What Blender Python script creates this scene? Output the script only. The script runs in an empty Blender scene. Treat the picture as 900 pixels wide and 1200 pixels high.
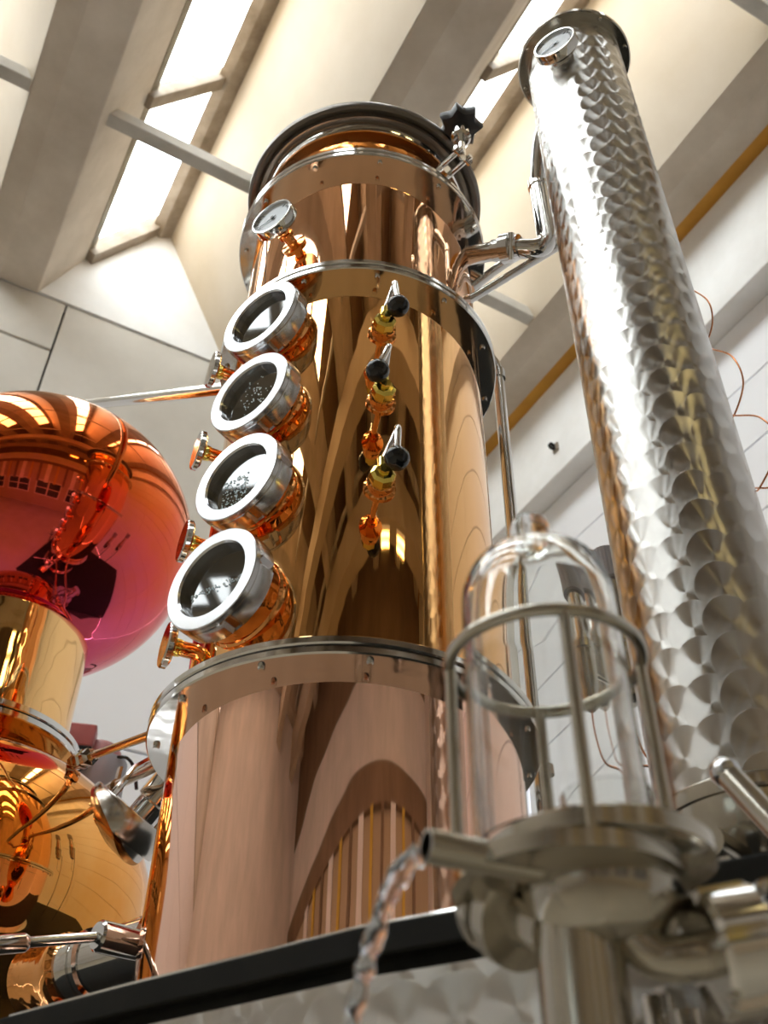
import bpy, bmesh, math, random
from mathutils import Vector, Matrix
random.seed(4)
PI = math.pi
scene = bpy.context.scene
col = scene.collection

# ------------------------------------------------------------------ camera
CZ = 1.1                                     # camera height above the floor
FPX, PITCH, ROLL = 1203.47, 0.7161, 0.0120   # focal length in px of a 900x1200 frame
fw = Vector((0, math.cos(PITCH), math.sin(PITCH)))
up0 = Vector((0, -math.sin(PITCH), math.cos(PITCH)))
rt0 = Vector((1, 0, 0))
RT = rt0 * math.cos(ROLL) + up0 * math.sin(ROLL)
UP = -rt0 * math.sin(ROLL) + up0 * math.cos(ROLL)
CAM = Vector((0, 0, CZ))
cam_data = bpy.data.cameras.new('camera')
cam_data.sensor_fit = 'VERTICAL'
cam_data.sensor_height = 36.0
cam_data.lens = 36.0 * FPX / 1200.0
cam_data.clip_start = 0.02
cam_data.dof.use_dof = True
cam_data.dof.focus_distance = 1.62
cam_data.dof.aperture_fstop = 7.0
cam = bpy.data.objects.new('camera', cam_data)
col.objects.link(cam)
cam.matrix_world = Matrix(((RT.x, UP.x, -fw.x, CAM.x), (RT.y, UP.y, -fw.y, CAM.y), (RT.z, UP.z, -fw.z, CAM.z), (0, 0, 0, 1)))
scene.camera = cam

# ------------------------------------------------------------------ sky, exposure
world = bpy.data.worlds.new('overcast_sky')
scene.world = world
world.use_nodes = True
bg = world.node_tree.nodes['Background']
bg.inputs[0].default_value = (0.93, 0.97, 1.0, 1)
bg.inputs[1].default_value = 9.0
scene.view_settings.view_transform = 'Standard'
scene.view_settings.look = 'None'
scene.view_settings.gamma = 1.0
scene.view_settings.use_curve_mapping = False
scene.view_settings.exposure = 0.5
scene.cycles.max_bounces = 14
scene.cycles.diffuse_bounces = 6
scene.cycles.glossy_bounces = 8
scene.cycles.transmission_bounces = 10
scene.cycles.transparent_max_bounces = 16
scene.cycles.sample_clamp_indirect = 8.0
scene.cycles.caustics_reflective = True
scene.cycles.blur_glossy = 0.15

# ------------------------------------------------------------------ helpers
def ray(px, py):
    return fw + RT * ((px - 450) / FPX) - UP * ((py - 600) / FPX)
def at_dist(px, py, d):        # point of that pixel's direction at horizontal distance d
    r = ray(px, py); return CAM + r * (d / math.hypot(r.x, r.y))
def at_height(px, py, w):      # ... at height w above the camera
    r = ray(px, py); return CAM + r * (w / r.z)
def at_radial(px, py, axis, az):   # where the direction meets the vertical plane through an axis
    r = ray(px, py); n = (math.cos(az), math.sin(az))
    det = -r.x * n[1] + n[0] * r.y
    t = (-axis[0] * n[1] + n[0] * axis[1]) / det
    rho = (r.x * axis[1] - r.y * axis[0]) / det
    return rho, r.z * t + CZ

def material(name):
    m = bpy.data.materials.new(name); m.use_nodes = True
    nt = m.node_tree
    return m, nt, nt.nodes['Principled BSDF']
def N(nt, kind, **kw):
    n = nt.nodes.new(kind)
    for k, v in kw.items():
        if k.startswith('_'): setattr(n, k[1:], v)
        else:
            n.inputs[int(k[1:])].default_value = v
    return n
def math_node(nt, op, a, b=None):
    n = nt.nodes.new('ShaderNodeMath'); n.operation = op
    for i, x in enumerate((a, b)):
        if x is None: continue
        if isinstance(x, (int, float)): n.inputs[i].default_value = x
        else: nt.links.new(x, n.inputs[i])
    return n.outputs[0]
def noise(nt, scale, detail=4, rough=.55, coord='Object', stretch=None):
    tc = nt.nodes.new('ShaderNodeTexCoord')
    src = tc.outputs[coord]
    if stretch:
        mp = nt.nodes.new('ShaderNodeMapping'); mp.inputs['Scale'].default_value = stretch
        nt.links.new(src, mp.inputs[0]); src = mp.outputs[0]
    n = nt.nodes.new('ShaderNodeTexNoise')
    n.inputs['Scale'].default_value = scale; n.inputs['Detail'].default_value = detail
    n.inputs['Roughness'].default_value = rough
    nt.links.new(src, n.inputs['Vector'])
    return n.outputs['Fac']
def ramp(nt, fac, stops):
    r = nt.nodes.new('ShaderNodeValToRGB')
    el = r.color_ramp.elements
    while len(el) < len(stops): el.new(0.5)
    for e, (p, c) in zip(el, stops): e.position = p; e.color = (*c, 1)
    nt.links.new(fac, r.inputs[0]); return r.outputs[0]
def bump(nt, b, height, strength, dist=0.01):
    n = nt.nodes.new('ShaderNodeBump'); n.inputs['Strength'].default_value = strength
    n.inputs['Distance'].default_value = dist
    nt.links.new(height, n.inputs['Height']); nt.links.new(n.outputs[0], b.inputs['Normal'])

def metal(name, c, rough, wav=0.0, scale=6, var=0.0, c2=None, stretch=None):
    m, nt, b = material(name)
    b.inputs['Metallic'].default_value = 1
    b.inputs['Base Color'].default_value = (*c, 1)
    b.inputs['Roughness'].default_value = rough
    if c2:
        nt.links.new(ramp(nt, noise(nt, scale * 1.3, 5, .6, stretch=stretch), [(.35, c), (.7, c2)]), b.inputs['Base Color'])
    if var:
        f = noise(nt, 14, 5)
        mr = nt.nodes.new('ShaderNodeMapRange'); mr.inputs[3].default_value = max(0.01, rough - var); mr.inputs[4].default_value = rough + var
        nt.links.new(f, mr.inputs[0]); nt.links.new(mr.outputs[0], b.inputs['Roughness'])
    if wav: bump(nt, b, noise(nt, scale, 2, .4), wav, 0.02)
    return m
def plain(name, c, rough, c2=None, scale=8, bmp=0.0, stretch=None, spots=None):
    m, nt, b = material(name)
    b.inputs['Roughness'].default_value = rough
    b.inputs['Base Color'].default_value = (*c, 1)
    if c2:
        colr = ramp(nt, noise(nt, scale, 7, .6, stretch=stretch), [(.32, c), (.7, c2)])
        if spots:
            sp = ramp(nt, noise(nt, spots[1], 3, .5), [(spots[2], (0, 0, 0)), (spots[2] + .06, (1, 1, 1))])
            mx = nt.nodes.new('ShaderNodeMixRGB'); nt.links.new(sp, mx.inputs[0]); nt.links.new(colr, mx.inputs[1])
            mx.inputs[2].default_value = (*spots[0], 1); colr = mx.outputs[0]
        nt.links.new(colr, b.inputs['Base Color'])
    if bmp: bump(nt, b, noise(nt, scale * 6, 8, .65), bmp, 0.01)
    return m

M = {}
M['copper_lower'] = metal('rose_copper', (.96, .60, .45), .025, .05, 5)
M['copper_mid'] = metal('golden_copper', (.93, .52, .21), .025, .05, 5)
M['copper_up'] = metal('warm_copper', (.94, .53, .30), .03, .05, 5)
M['copper_fit'] = metal('fitting_copper', (.92, .42, .14), .08, .10, 40)
M['copper_pot'] = metal('amber_copper', (.91, .38, .075), .035, .12, 5, c2=(.94, .47, .14))
M['copper_neck'] = metal('yellow_copper', (.95, .58, .24), .04, .15, 7)
M['copper_wire'] = metal('wire_copper', (.75, .33, .16), .25)
M['brass'] = metal('brass', (.85, .68, .16), .10)
M['steel'] = metal('polished_steel', (.70, .69, .67), .09, .03, 20)
M['steel_satin'] = metal('satin_steel', (.47, .44, .38), .16, var=.03)
M['steel_face'] = metal('bright_steel', (.62, .63, .65), .20)
M['steel_tube'] = metal('tube_steel', (.66, .64, .61), .12)
M['dark_gasket'] = plain('gasket', (.04, .035, .03), .5)
M['lid_metal'] = metal('dark_lid_steel', (.17, .15, .13), .30)
M['steel_brushed'] = metal('brushed_steel', (.62, .59, .55), .2)
M['bronze'] = metal('bronze_tube', (.50, .38, .27), .2)  # copper mirrored on the steel pipes is put into this colour
M['neck_copper'] = metal('orange_neck_copper', (.96, .36, .06), .10, .08, 30)
M['black_plastic'] = plain('black_plastic', (.012, .012, .013), .12)
M['black_soft'] = plain('black_star_plastic', (.02, .02, .022), .38)
M['black_paint'] = plain('black_painted_steel', (.008, .0075, .006), .6, (.013, .012, .009), 20)
M['black_paint'].node_tree.nodes['Principled BSDF'].inputs['Specular IOR Level'].default_value = .15
M['bead'] = plain('condensate_bead', (.62, .74, .82), .08)
M['red_paint'] = plain('dull_red_paint', (.32, .10, .10), .4, (.42, .16, .16), 10)
M['grey_plastic'] = plain('grey_plastic', (.30, .30, .33), .45)
M['dial'] = plain('dial_face', (.55, .60, .66), .25)
M['dark_glass'] = plain('dark_sight_glass', (.035, .030, .018), .03)  # the unlit chamber behind the pane is put into its colour
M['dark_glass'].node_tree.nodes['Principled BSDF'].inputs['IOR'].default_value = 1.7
M['concrete'] = plain('cream_concrete', (.80, .68, .52), .8, (.92, .84, .74), 1.3, .10, spots=((.45, .33, .20), 9, .74))
M['slab'] = plain('cream_roof_slab', (.46, .37, .26), .8, (.58, .50, .40), .8, .08)
M['beam'] = plain('raw_beam_concrete', (.44, .37, .29), .85, (.66, .58, .49), 1.6, .12, stretch=(1, 1, 1))
M['grey_concrete'] = plain('grey_concrete', (.56, .52, .46), .85, (.72, .68, .62), 1.0, .10)
M['plaster'] = plain('white_plaster', (.74, .72, .69), .8, (.92, .91, .90), 1.5, .08)
M['panel'] = plain('white_wall_panel', (.87, .87, .90), .55, (.92, .92, .95), .7)
M['wood'] = plain('orange_wood_strip', (.45, .20, .02), .6, (.62, .30, .03), 3, .1)
M['frame'] = plain('weathered_frame', (.20, .15, .10), .7, (.38, .31, .24), 6, .1)
M['board'] = plain('brown_roof_board', (.22, .14, .08), .7, (.30, .20, .12), 2)
M['mustard'] = plain('mustard_paint', (.62, .42, .05), .6, (.70, .48, .08), 3)  # stand-in colour for the lit golden stripes mirrored in the copper
M['lintel'] = plain('brown_lintel', (.20, .13, .08), .7, (.28, .19, .12), 2)
M['tie'] = plain('grey_tie_bar', (.40, .37, .32), .75, (.54, .50, .45), 4, .1)
M['floor'] = plain('floor_concrete', (.38, .33, .25), .5, (.47, .42, .33), 1.2, .05)
M['tan_wall'] = plain('tan_wall', (.46, .36, .24), .8, (.54, .43, .30), .8)
M['window_dark'] = plain('dark_window', (.05, .045, .04), .1)

def glass(name, c, rough=0.0, ior=1.45):
    m = bpy.data.materials.new(name); m.use_nodes = True
    nt = m.node_tree; nt.nodes.clear()
    o = nt.nodes.new('ShaderNodeOutputMaterial'); g = nt.nodes.new('ShaderNodeBsdfGlass')
    g.inputs['Color'].default_value = (*c, 1); g.inputs['Roughness'].default_value = rough; g.inputs['IOR'].default_value = ior
    nt.links.new(g.outputs[0], o.inputs[0]); return m
M['glass'] = glass('clear_glass', (.985, .99, .985))
M['water'] = glass('clear_water', (.97, .98, 1), 0, 1.33)
def thin_glass(name):
    m = bpy.data.materials.new(name); m.use_nodes = True
    nt = m.node_tree; nt.nodes.clear()
    o = nt.nodes.new('ShaderNodeOutputMaterial'); t = nt.nodes.new('ShaderNodeBsdfTransparent'); g = nt.nodes.new('ShaderNodeBsdfGlossy')
    t.inputs[0].default_value = (.93, .94, .93, 1); g.inputs['Roughness'].default_value = .05
    mx = nt.nodes.new('ShaderNodeMixShader'); mx.inputs[0].default_value = .05
    nt.links.new(t.outputs[0], mx.inputs[1]); nt.links.new(g.outputs[0], mx.inputs[2]); nt.links.new(mx.outputs[0], o.inputs[0])
    return m
M['pane'] = thin_glass('skylight_pane_glass')
M['frosted'] = thin_glass('dusty_pane_glass')
M['frosted'].node_tree.nodes['Transparent BSDF'].inputs[0].default_value = (.30, .31, .30, 1)  # passes less sky, to hold down the added fill window
def emit(name, c, s):
    m, nt, b = material(name)
    b.inputs['Base Color'].default_value = (.8, .8, .8, 1)
    b.inputs['Emission Color'].default_value = (*c, 1); b.inputs['Emission Strength'].default_value = s
    return m
M['tube_lamp'] = emit('warm_tube_lamp', (1, .78, .32), 9.0)

def spot_grained(name, columns, pitch, flat_s=None):
    """stainless sheet with overlapping circular brushed spots: the scratch direction turns round each spot"""
    m, nt, b = material(name)
    b.inputs['Metallic'].default_value = 1
    b.inputs['Base Color'].default_value = (.56, .545, .52, 1)
    b.inputs['Roughness'].default_value = .24
    b.inputs['Anisotropic'].default_value = .95
    tc = nt.nodes.new('ShaderNodeTexCoord'); sp = nt.nodes.new('ShaderNodeSeparateXYZ')
    nt.links.new(tc.outputs['Object'], sp.inputs[0])
    x, y, z = sp.outputs
    mn = lambda op, a, c=None: math_node(nt, op, a, c)
    cmb = nt.nodes.new('ShaderNodeCombineXYZ')
    if flat_s is None:
        phi = mn('ARCTAN2', y, x)
        U = mn('MULTIPLY', phi, columns / (2 * PI))
    else:
        U = mn('MULTIPLY', x, 1 / flat_s)
    V = mn('MULTIPLY', z, 1 / pitch)
    a = mn('FRACT', U); v = mn('FRACT', V)
    a1 = mn('SUBTRACT', a, 1.0); v1 = mn('SUBTRACT', v, 1.0)
    sq = lambda p: mn('MULTIPLY', p, p)
    R2 = .75 ** 2
    inside = lambda p, q: mn('LESS_THAN', mn('ADD', sq(p), sq(q)), R2)
    m10, m00, m11 = inside(a1, v), inside(a, v), inside(a1, v1)
    low = mn('MAXIMUM', m10, m00)
    cy = mn('SUBTRACT', 1.0, low)
    n10 = mn('SUBTRACT', 1.0, m10)
    alt = mn('MULTIPLY', mn('SUBTRACT', 1.0, m00), m11)
    cx = mn('ADD', m10, mn('MULTIPLY', n10, alt))
    du = mn('SUBTRACT', a, cx); dv = mn('SUBTRACT', v, cy)
    ndv = mn('MULTIPLY', dv, -1.0)
    if flat_s is None:
        s, c = mn('SINE', phi), mn('COSINE', phi)
        nt.links.new(mn('MULTIPLY', mn('MULTIPLY', s, -1.0), ndv), cmb.inputs[0])
        nt.links.new(mn('MULTIPLY', c, ndv), cmb.inputs[1])
    else:
        nt.links.new(ndv, cmb.inputs[0])
    nt.links.new(du, cmb.inputs[2])
    if flat_s is None: nt.links.new(cmb.outputs[0], b.inputs['Tangent'])
    else:
        vt = nt.nodes.new('ShaderNodeVectorTransform'); vt.vector_type = 'VECTOR'; vt.convert_from = 'OBJECT'; vt.convert_to = 'WORLD'
        nt.links.new(cmb.outputs[0], vt.inputs[0]); nt.links.new(vt.outputs[0], b.inputs['Tangent'])
    # the sheet is also very slightly dished at every spot
    rr = mn('ADD', sq(du), sq(dv))
    bump(nt, b, rr, .32, .004)
    return m
M['perlage'] = spot_grained('spot_grained_steel', 15, .047)
M['perlage_flat'] = spot_grained('spot_grained_sheet', 15, .038, flat_s=.038)

# ---- mesh builders: each returns a (verts, faces) pair
def lathe(profile, seg=48, closed=False, mod=None):
    vs, fs = [], []
    n = len(profile)
    for i, (r, z) in enumerate(profile):
        for k in range(seg):
            t = 2 * PI * k / seg
            rr = mod(i, t, r) if mod else r
            vs.append(Vector((rr * math.cos(t), rr * math.sin(t), z)))
    rows = n if closed else n - 1
    for i in range(rows):
        j = (i + 1) % n
        for k in range(seg):
            l = (k + 1) % seg
            fs.append((i * seg + k, i * seg + l, j * seg + l, j * seg + k))
    if not closed:
        if profile[0][0] > 1e-6: fs.append(tuple(reversed(range(seg))))
        if profile[-1][0] > 1e-6: fs.append(tuple(range((n - 1) * seg, n * seg)))
    return vs, fs
def shift(geo, mat):
    return [mat @ v for v in geo[0]], geo[1]
def join(*geos):
    vs, fs = [], []
    for g in geos:
        o = len(vs); vs += g[0]; fs += [tuple(i + o for i in f) for f in g[1]]
    return vs, fs
def frame_to(p, d, hint=None):
    d = Vector(d).normalized()
    h = Vector(hint) if hint else (Vector((0, 0, 1)) if abs(d.z) < .95 else Vector((1, 0, 0)))
    x = h.cross(d).normalized(); y = d.cross(x)
    return Matrix(((x.x, y.x, d.x, p[0]), (x.y, y.y, d.y, p[1]), (x.z, y.z, d.z, p[2]), (0, 0, 0, 1)))
def smooth_path(pts, sub=8):
    pts = [Vector(p) for p in pts]; out = []
    for i in range(len(pts) - 1):
        p0 = pts[max(i - 1, 0)]; p1 = pts[i]; p2 = pts[i + 1]; p3 = pts[min(i + 2, len(pts) - 1)]
        for k in range(sub):
            t = k / sub
            out.append(.5 * ((2 * p1) + (p2 - p0) * t + (2 * p0 - 5 * p1 + 4 * p2 - p3) * t * t + (3 * p1 - p0 - 3 * p2 + p3) * t ** 3))
    out.append(pts[-1]); return out
def bent(pts, rad, arc=8):
    """polyline with rounded corners of the given radius"""
    pts = [Vector(p) for p in pts]; out = [pts[0]]
    for i in range(1, len(pts) - 1):
        a, b, c = pts[i - 1], pts[i], pts[i + 1]
        d1 = (a - b); d2 = (c - b); q = min(rad, d1.length * .49, d2.length * .49)
        s, e = b + d1.normalized() * q, b + d2.normalized() * q
        for k in range(arc + 1):
            t = k / arc
            out.append(s * (1 - t) ** 2 + b * 2 * t * (1 - t) + e * t * t)
    out.append(pts[-1]); return out
def sweep(pts, rad, seg=16, cap=True, loop=False):
    pts = [Vector(p) for p in pts]; n = len(pts)
    rads = rad if isinstance(rad, (list, tuple)) else [rad] * n
    vs, fs = [], []
    t0 = (pts[1] - pts[0]).normalized()
    h = Vector((0, 0, 1)) if abs(t0.z) < .9 else Vector((1, 0, 0))
    x = h.cross(t0).normalized()
    for i in range(n):
        a = pts[(i - 1) % n] if (loop or i > 0) else pts[0]
        b = pts[(i + 1) % n] if (loop or i < n - 1) else pts[-1]
        t = (b - a).normalized()
        x = (x - t * x.dot(t)).normalized(); y = t.cross(x)
        for k in range(seg):
            q = 2 * PI * k / seg
            vs.append(pts[i] + (x * math.cos(q) + y * math.sin(q)) * rads[i])
    for i in range(n if loop else n - 1):
        j = (i + 1) % n
        for k in range(seg):
            l = (k + 1) % seg
            fs.append((i * seg + k, i * seg + l, j * seg + l, j * seg + k))
    if cap and not loop:
        fs.append(tuple(reversed(range(seg)))); fs.append(tuple(range((n - 1) * seg, n * seg)))
    return vs, fs
def prism(poly, p0, p1, x, y):
    """polygon (a,b) in axes x,y extruded from p0 to p1"""
    x, y, p0, p1 = Vector(x), Vector(y), Vector(p0), Vector(p1)
    n = len(poly)
    vs = [p0 + x * a + y * b for a, b in poly] + [p1 + x * a + y * b for a, b in poly]
    fs = [(i, (i + 1) % n, n + (i + 1) % n, n + i) for i in range(n)]
    fs += [tuple(reversed(range(n))), tuple(range(n, 2 * n))]
    return vs, fs
def box(c, x, y, z, sx, sy, sz):
    c, x, y, z = Vector(c), Vector(x), Vector(y), Vector(z)
    return prism([(-sx / 2, -sy / 2), (sx / 2, -sy / 2), (sx / 2, sy / 2), (-sx / 2, sy / 2)], c - z * sz / 2, c + z * sz / 2, x, y)

def mesh_obj(name, geo, mat, parent=None, smooth=True, origin=None, bevel=0, angle=35):
    vs, fs = geo
    off = Vector((0, 0, 0))
    if parent is not None: off = world_loc(parent)
    if origin is not None: o = Vector(origin)
    else: o = off
    me = bpy.data.meshes.new(name)
    me.from_pydata([v - o for v in vs], [], fs)
    bm = bmesh.new(); bm.from_mesh(me)
    bmesh.ops.remove_doubles(bm, verts=bm.verts, dist=1e-6)
    bmesh.ops.recalc_face_normals(bm, faces=bm.faces)
    bm.to_mesh(me); bm.free()
    if smooth:
        for p in me.polygons: p.use_smooth = True
        me.set_sharp_from_angle(angle=math.radians(angle))
    me.materials.append(M[mat])
    ob = bpy.data.objects.new(name, me)
    col.objects.link(ob)
    ob.location = o - off
    if parent is not None: ob.parent = parent
    if bevel:
        b = ob.modifiers.new('bevel', 'BEVEL'); b.width = bevel; b.segments = 2; b.limit_method = 'ANGLE'
    return ob
def world_loc(o):
    l = Vector(o.location); p = o.parent
    while p is not None: l += Vector(p.location); p = p.parent
    return l
def tag(o, label=None, cat=None, group=None, kind=None):
    if label: o['label'] = label
    if cat: o['category'] = cat
    if group: o['group'] = group
    if kind: o['kind'] = kind
    return o
def thing(name, loc, label=None, cat=None, group=None, parent=None, kind=None):
    o = bpy.data.objects.new(name, None); col.objects.link(o)
    o.empty_display_size = .05
    if parent is not None:
        o.location = Vector(loc) - world_loc(parent); o.parent = parent
    else: o.location = loc
    return tag(o, label, cat, group, kind)
def copies(src, parent, spots):
    for p in spots:
        c = src.copy(); col.objects.link(c); c.parent = parent; c.location = Vector(p) - world_loc(parent)

# ================================================================== THE ROOM
AZ = -0.4941                                   # the roof beams run along this heading
D = Vector((math.sin(AZ), math.cos(AZ), 0)); E_ = Vector((math.cos(AZ), -math.sin(AZ), 0)); Z = Vector((0, 0, 1))
H = 5.0                                        # beam soffits above the camera
def room(u, v, w): return D * u + E_ * v + Z * (w + CZ)
UA, UB = -4.4, 0.866 * H                       # room length along the beams
VR = 0.641 * H                                 # right wall
PER = 0.309
K0, K1 = -4, 1
US = -0.9                                      # the skylights end here; behind, the roof is boarded
VL = (-.0805 + PER * K0) * H                   # left wall

floor = mesh_obj('floor', prism([(UA, VL), (UB, VL), (UB, VR), (UA, VR)], (0, 0, -.1), (0, 0, 0), D, E_), 'floor', smooth=False)
tag(floor, kind='structure')

ceiling = thing('ceiling', room(UB, 0, H), kind='structure')
TIES = [.62 - .2075 * i for i in range(0, 12) if (.62 - .2075 * i) * H > UA + .2]
nwin = 0
for k in range(K0, K1 + 2):
    b0 = PER * k
    P = lambda a, b: ((a + b0) * H, b * H)
    L = lambda pts: prism([P(*q) for q in pts], room(UA, 0, 0), room(UB, 0, 0), E_, Z)
    if k <= K1:
        mesh_obj('beam', L([(-.0805, 1.0095), (-.053, 1.0), (-.008, 1.0), (.031, 1.093), (.018, 1.10), (-.03, 1.03), (-.0805, 1.035)]), 'beam', ceiling, smooth=False, bevel=.008)
        mesh_obj('roof_slab', L([(.2285, 1.0095), (.127, 1.208), (.140, 1.222), (.2285, 1.045)]), 'slab', ceiling, smooth=False)
        # skylight strip on the right side of every trough
        nwin += 1
        win = thing('window_%d' % nwin, room(UB, (.031 + b0) * H, 1.093 * H), kind='structure')
        mesh_obj('frame', L([(.098, 1.203), (.105, 1.214), (.116, 1.222), (.135, 1.218), (.127, 1.208), (.112, 1.1985)]), 'frame', win, smooth=False, bevel=.006)
        mesh_obj('sill', L([(.031, 1.093), (.018, 1.10), (.024, 1.108), (.037, 1.103)]), 'frame', win, smooth=False)
        a = Vector(room(0, (.031 + b0) * H, 1.093 * H)); c = Vector(room(0, (.107 + b0) * H, 1.2165 * H))
        sd = (c - a).normalized(); nr = D.cross(sd).normalized()
        us = [UB / H] + [u for u in TIES if u * H > US + .3] + [US / H]
        src = None
        for i, u in enumerate(us):
            if i == len(us) - 1: break
            u2 = us[i + 1]
            pc = (a + c) * .5 + D * ((u + u2) * .5 * H) + nr * .005
            mesh_obj('pane', box(pc, D, sd, nr, abs(u - u2) * H, (c - a).length, .008), 'pane', win, smooth=False)
            if i > 0:
                mid = (a + c) * .5 + D * (u * H)
                if src is None:
                    src = mesh_obj('mullion', box(mid, D, sd, nr, .085, (c - a).length + .06, .09), 'frame', win, smooth=False, bevel=.006, origin=mid)
                else: copies(src, win, [mid])
        mesh_obj('roof_board', box((a + c) * .5 + D * ((US + UA) * .5) + nr * .005, D, sd, nr, US - UA, (c - a).length, .04), 'board', ceiling, smooth=False)
        # the sloped gable cheek sill at the far end
        mesh_obj('end_sill', box((a + c) * .5 + D * (UB - .05), D, sd, nr, .09, (c - a).length, .10), 'frame', win, smooth=False)
        # tie bars across the bay
        tsrc = None
        for u in TIES[::2]:
            q = room(u * H, (.115 + b0) * H, 1.022 * H)
            if tsrc is None:
                ex = (E_ * 1 - Z * .02).normalized()
                tsrc = mesh_obj('tie_bar', box(q, D, Z, ex, .075, .085, .245 * H), 'tie', ceiling, smooth=False, bevel=.005, origin=q)
            else: copies(tsrc, ceiling, [q])
        # light portal so that the sky is sampled through this opening
        ld = bpy.data.lights.new('skylight_portal', 'AREA'); ld.shape = 'RECTANGLE'
        ld.size = UB - US; ld.size_y = (c - a).length; ld.cycles.is_portal = True
        lo = bpy.data.objects.new('skylight_portal', ld); col.objects.link(lo)
        pc = (a + c) * .5 + D * ((US + UB) * .5) + nr * .03
        zz = nr if nr.z > 0 else -nr
        yy = zz.cross(D)
        lo.matrix_world = Matrix(((D.x, yy.x, zz.x, pc.x), (D.y, yy.y, zz.y, pc.y), (D.z, yy.z, zz.z, pc.z), (0, 0, 0, 1)))
    else:   # the half beam against the right wall
        mesh_obj('beam', prism([((-.0805 + b0) * H, 1.0095 * H), (.563 * H, H), (.597 * H, H), (.597 * H, 1.06 * H), ((-.0805 + b0) * H, 1.045 * H)], room(UA, 0, 0), room(UB, 0, 0), E_, Z), 'beam', ceiling, smooth=False)

trim = mesh_obj('trim_1', prism([(.597 * H, 1.0 * H), (.614 * H, 1.0 * H), (.614 * H, 1.05 * H), (.597 * H, 1.05 * H)], room(UA, 0, 0), room(UB, 0, 0), E_, Z), 'wood', smooth=False)
tag(trim, kind='structure')

# right wall: concrete upstand with a soffit, panels below
wall_r = thing('wall_right', room(UB, VR, -CZ), kind='structure')
def wall_box(name, mat, parent, u0, u1, v0, v1, w0, w1, bev=0.0):
    return mesh_obj(name, prism([(v0, w0), (v1, w0), (v1, w1), (v0, w1)], room(u0, 0, 0), room(u1, 0, 0), E_, Z), mat, parent, smooth=False, bevel=bev)
seams = [UA, -3.0, -1.5, 0.3, 2.35, UB]
for i in range(5):
    wall_box('concrete_panel', 'plaster', wall_r, seams[i], seams[i + 1] - (.012 if i < 4 else 0), .614 * H, .80 * H, .853 * H, 1.05 * H, .006)
wall_box('wall_core', 'panel', wall_r, UA, UB, VR + .03, VR + .25, -CZ, .86 * H)
g = .853 * H; rows = []
edges = [.853, .773, .698, .623, .548, .473, .398, .30, .20, .10, 0, -.22]
for i in range(len(edges) - 1):
    for j in range(5):
        wall_box('wall_panel', 'panel', wall_r, seams[j] + .004, seams[j + 1] - .004, VR, VR + .04, edges[i + 1] * H + .006, edges[i] * H - .006)

# far gable wall
wall_b = thing('wall_back', room(UB, 0, -CZ), kind='structure')
def gable_box(name, mat, v0, v1, w0, w1, u0=UB, u1=UB + .2, bev=.006):
    return mesh_obj(name, prism([(v0 * H, w0 * H), (v1 * H, w0 * H), (v1 * H, w1 * H), (v0 * H, w1 * H)], room(u0, 0, 0), room(u1, 0, 0), E_, Z), mat, wall_b, smooth=False, bevel=bev)
vs_ = [.0275 + .309 * i for i in range(-7, 2)] + [.66]
for i in range(len(vs_) - 1):
    a, b = max(vs_[i], VL / H) + .0012, vs_[i + 1] - .0012
    gable_box('concrete_panel', 'grey_concrete', a, b, .918 if b < .1 else .62, 1.0)
    if b < .1: gable_box('concrete_panel', 'grey_concrete', a, b, .62, .914)
    ws = [-.22, -.05, .12, .29, .455, .618]
    for j in range(len(ws) - 1):
        gable_box('wall_panel', 'panel', a, b, ws[j] + .001, ws[j + 1] - .001, UB + .02, UB + .2)
gable_box('joint_backing', 'dark_gasket', VL / H, .66, -.22, 1.0, UB + .06, UB + .25, 0)
for k in range(K0, K1 + 1):
    b0 = PER * k
    mesh_obj('gable_infill', prism([((-.06 + b0) * H, 1.002 * H), ((.28 + b0) * H, 1.002 * H), ((.14 + b0) * H, 1.26 * H), ((.10 + b0) * H, 1.23 * H), ((.02 + b0) * H, 1.095 * H)], room(UB - .012, 0, 0), room(UB + .2, 0, 0), E_, Z), 'plaster', wall_b, smooth=False)

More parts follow.
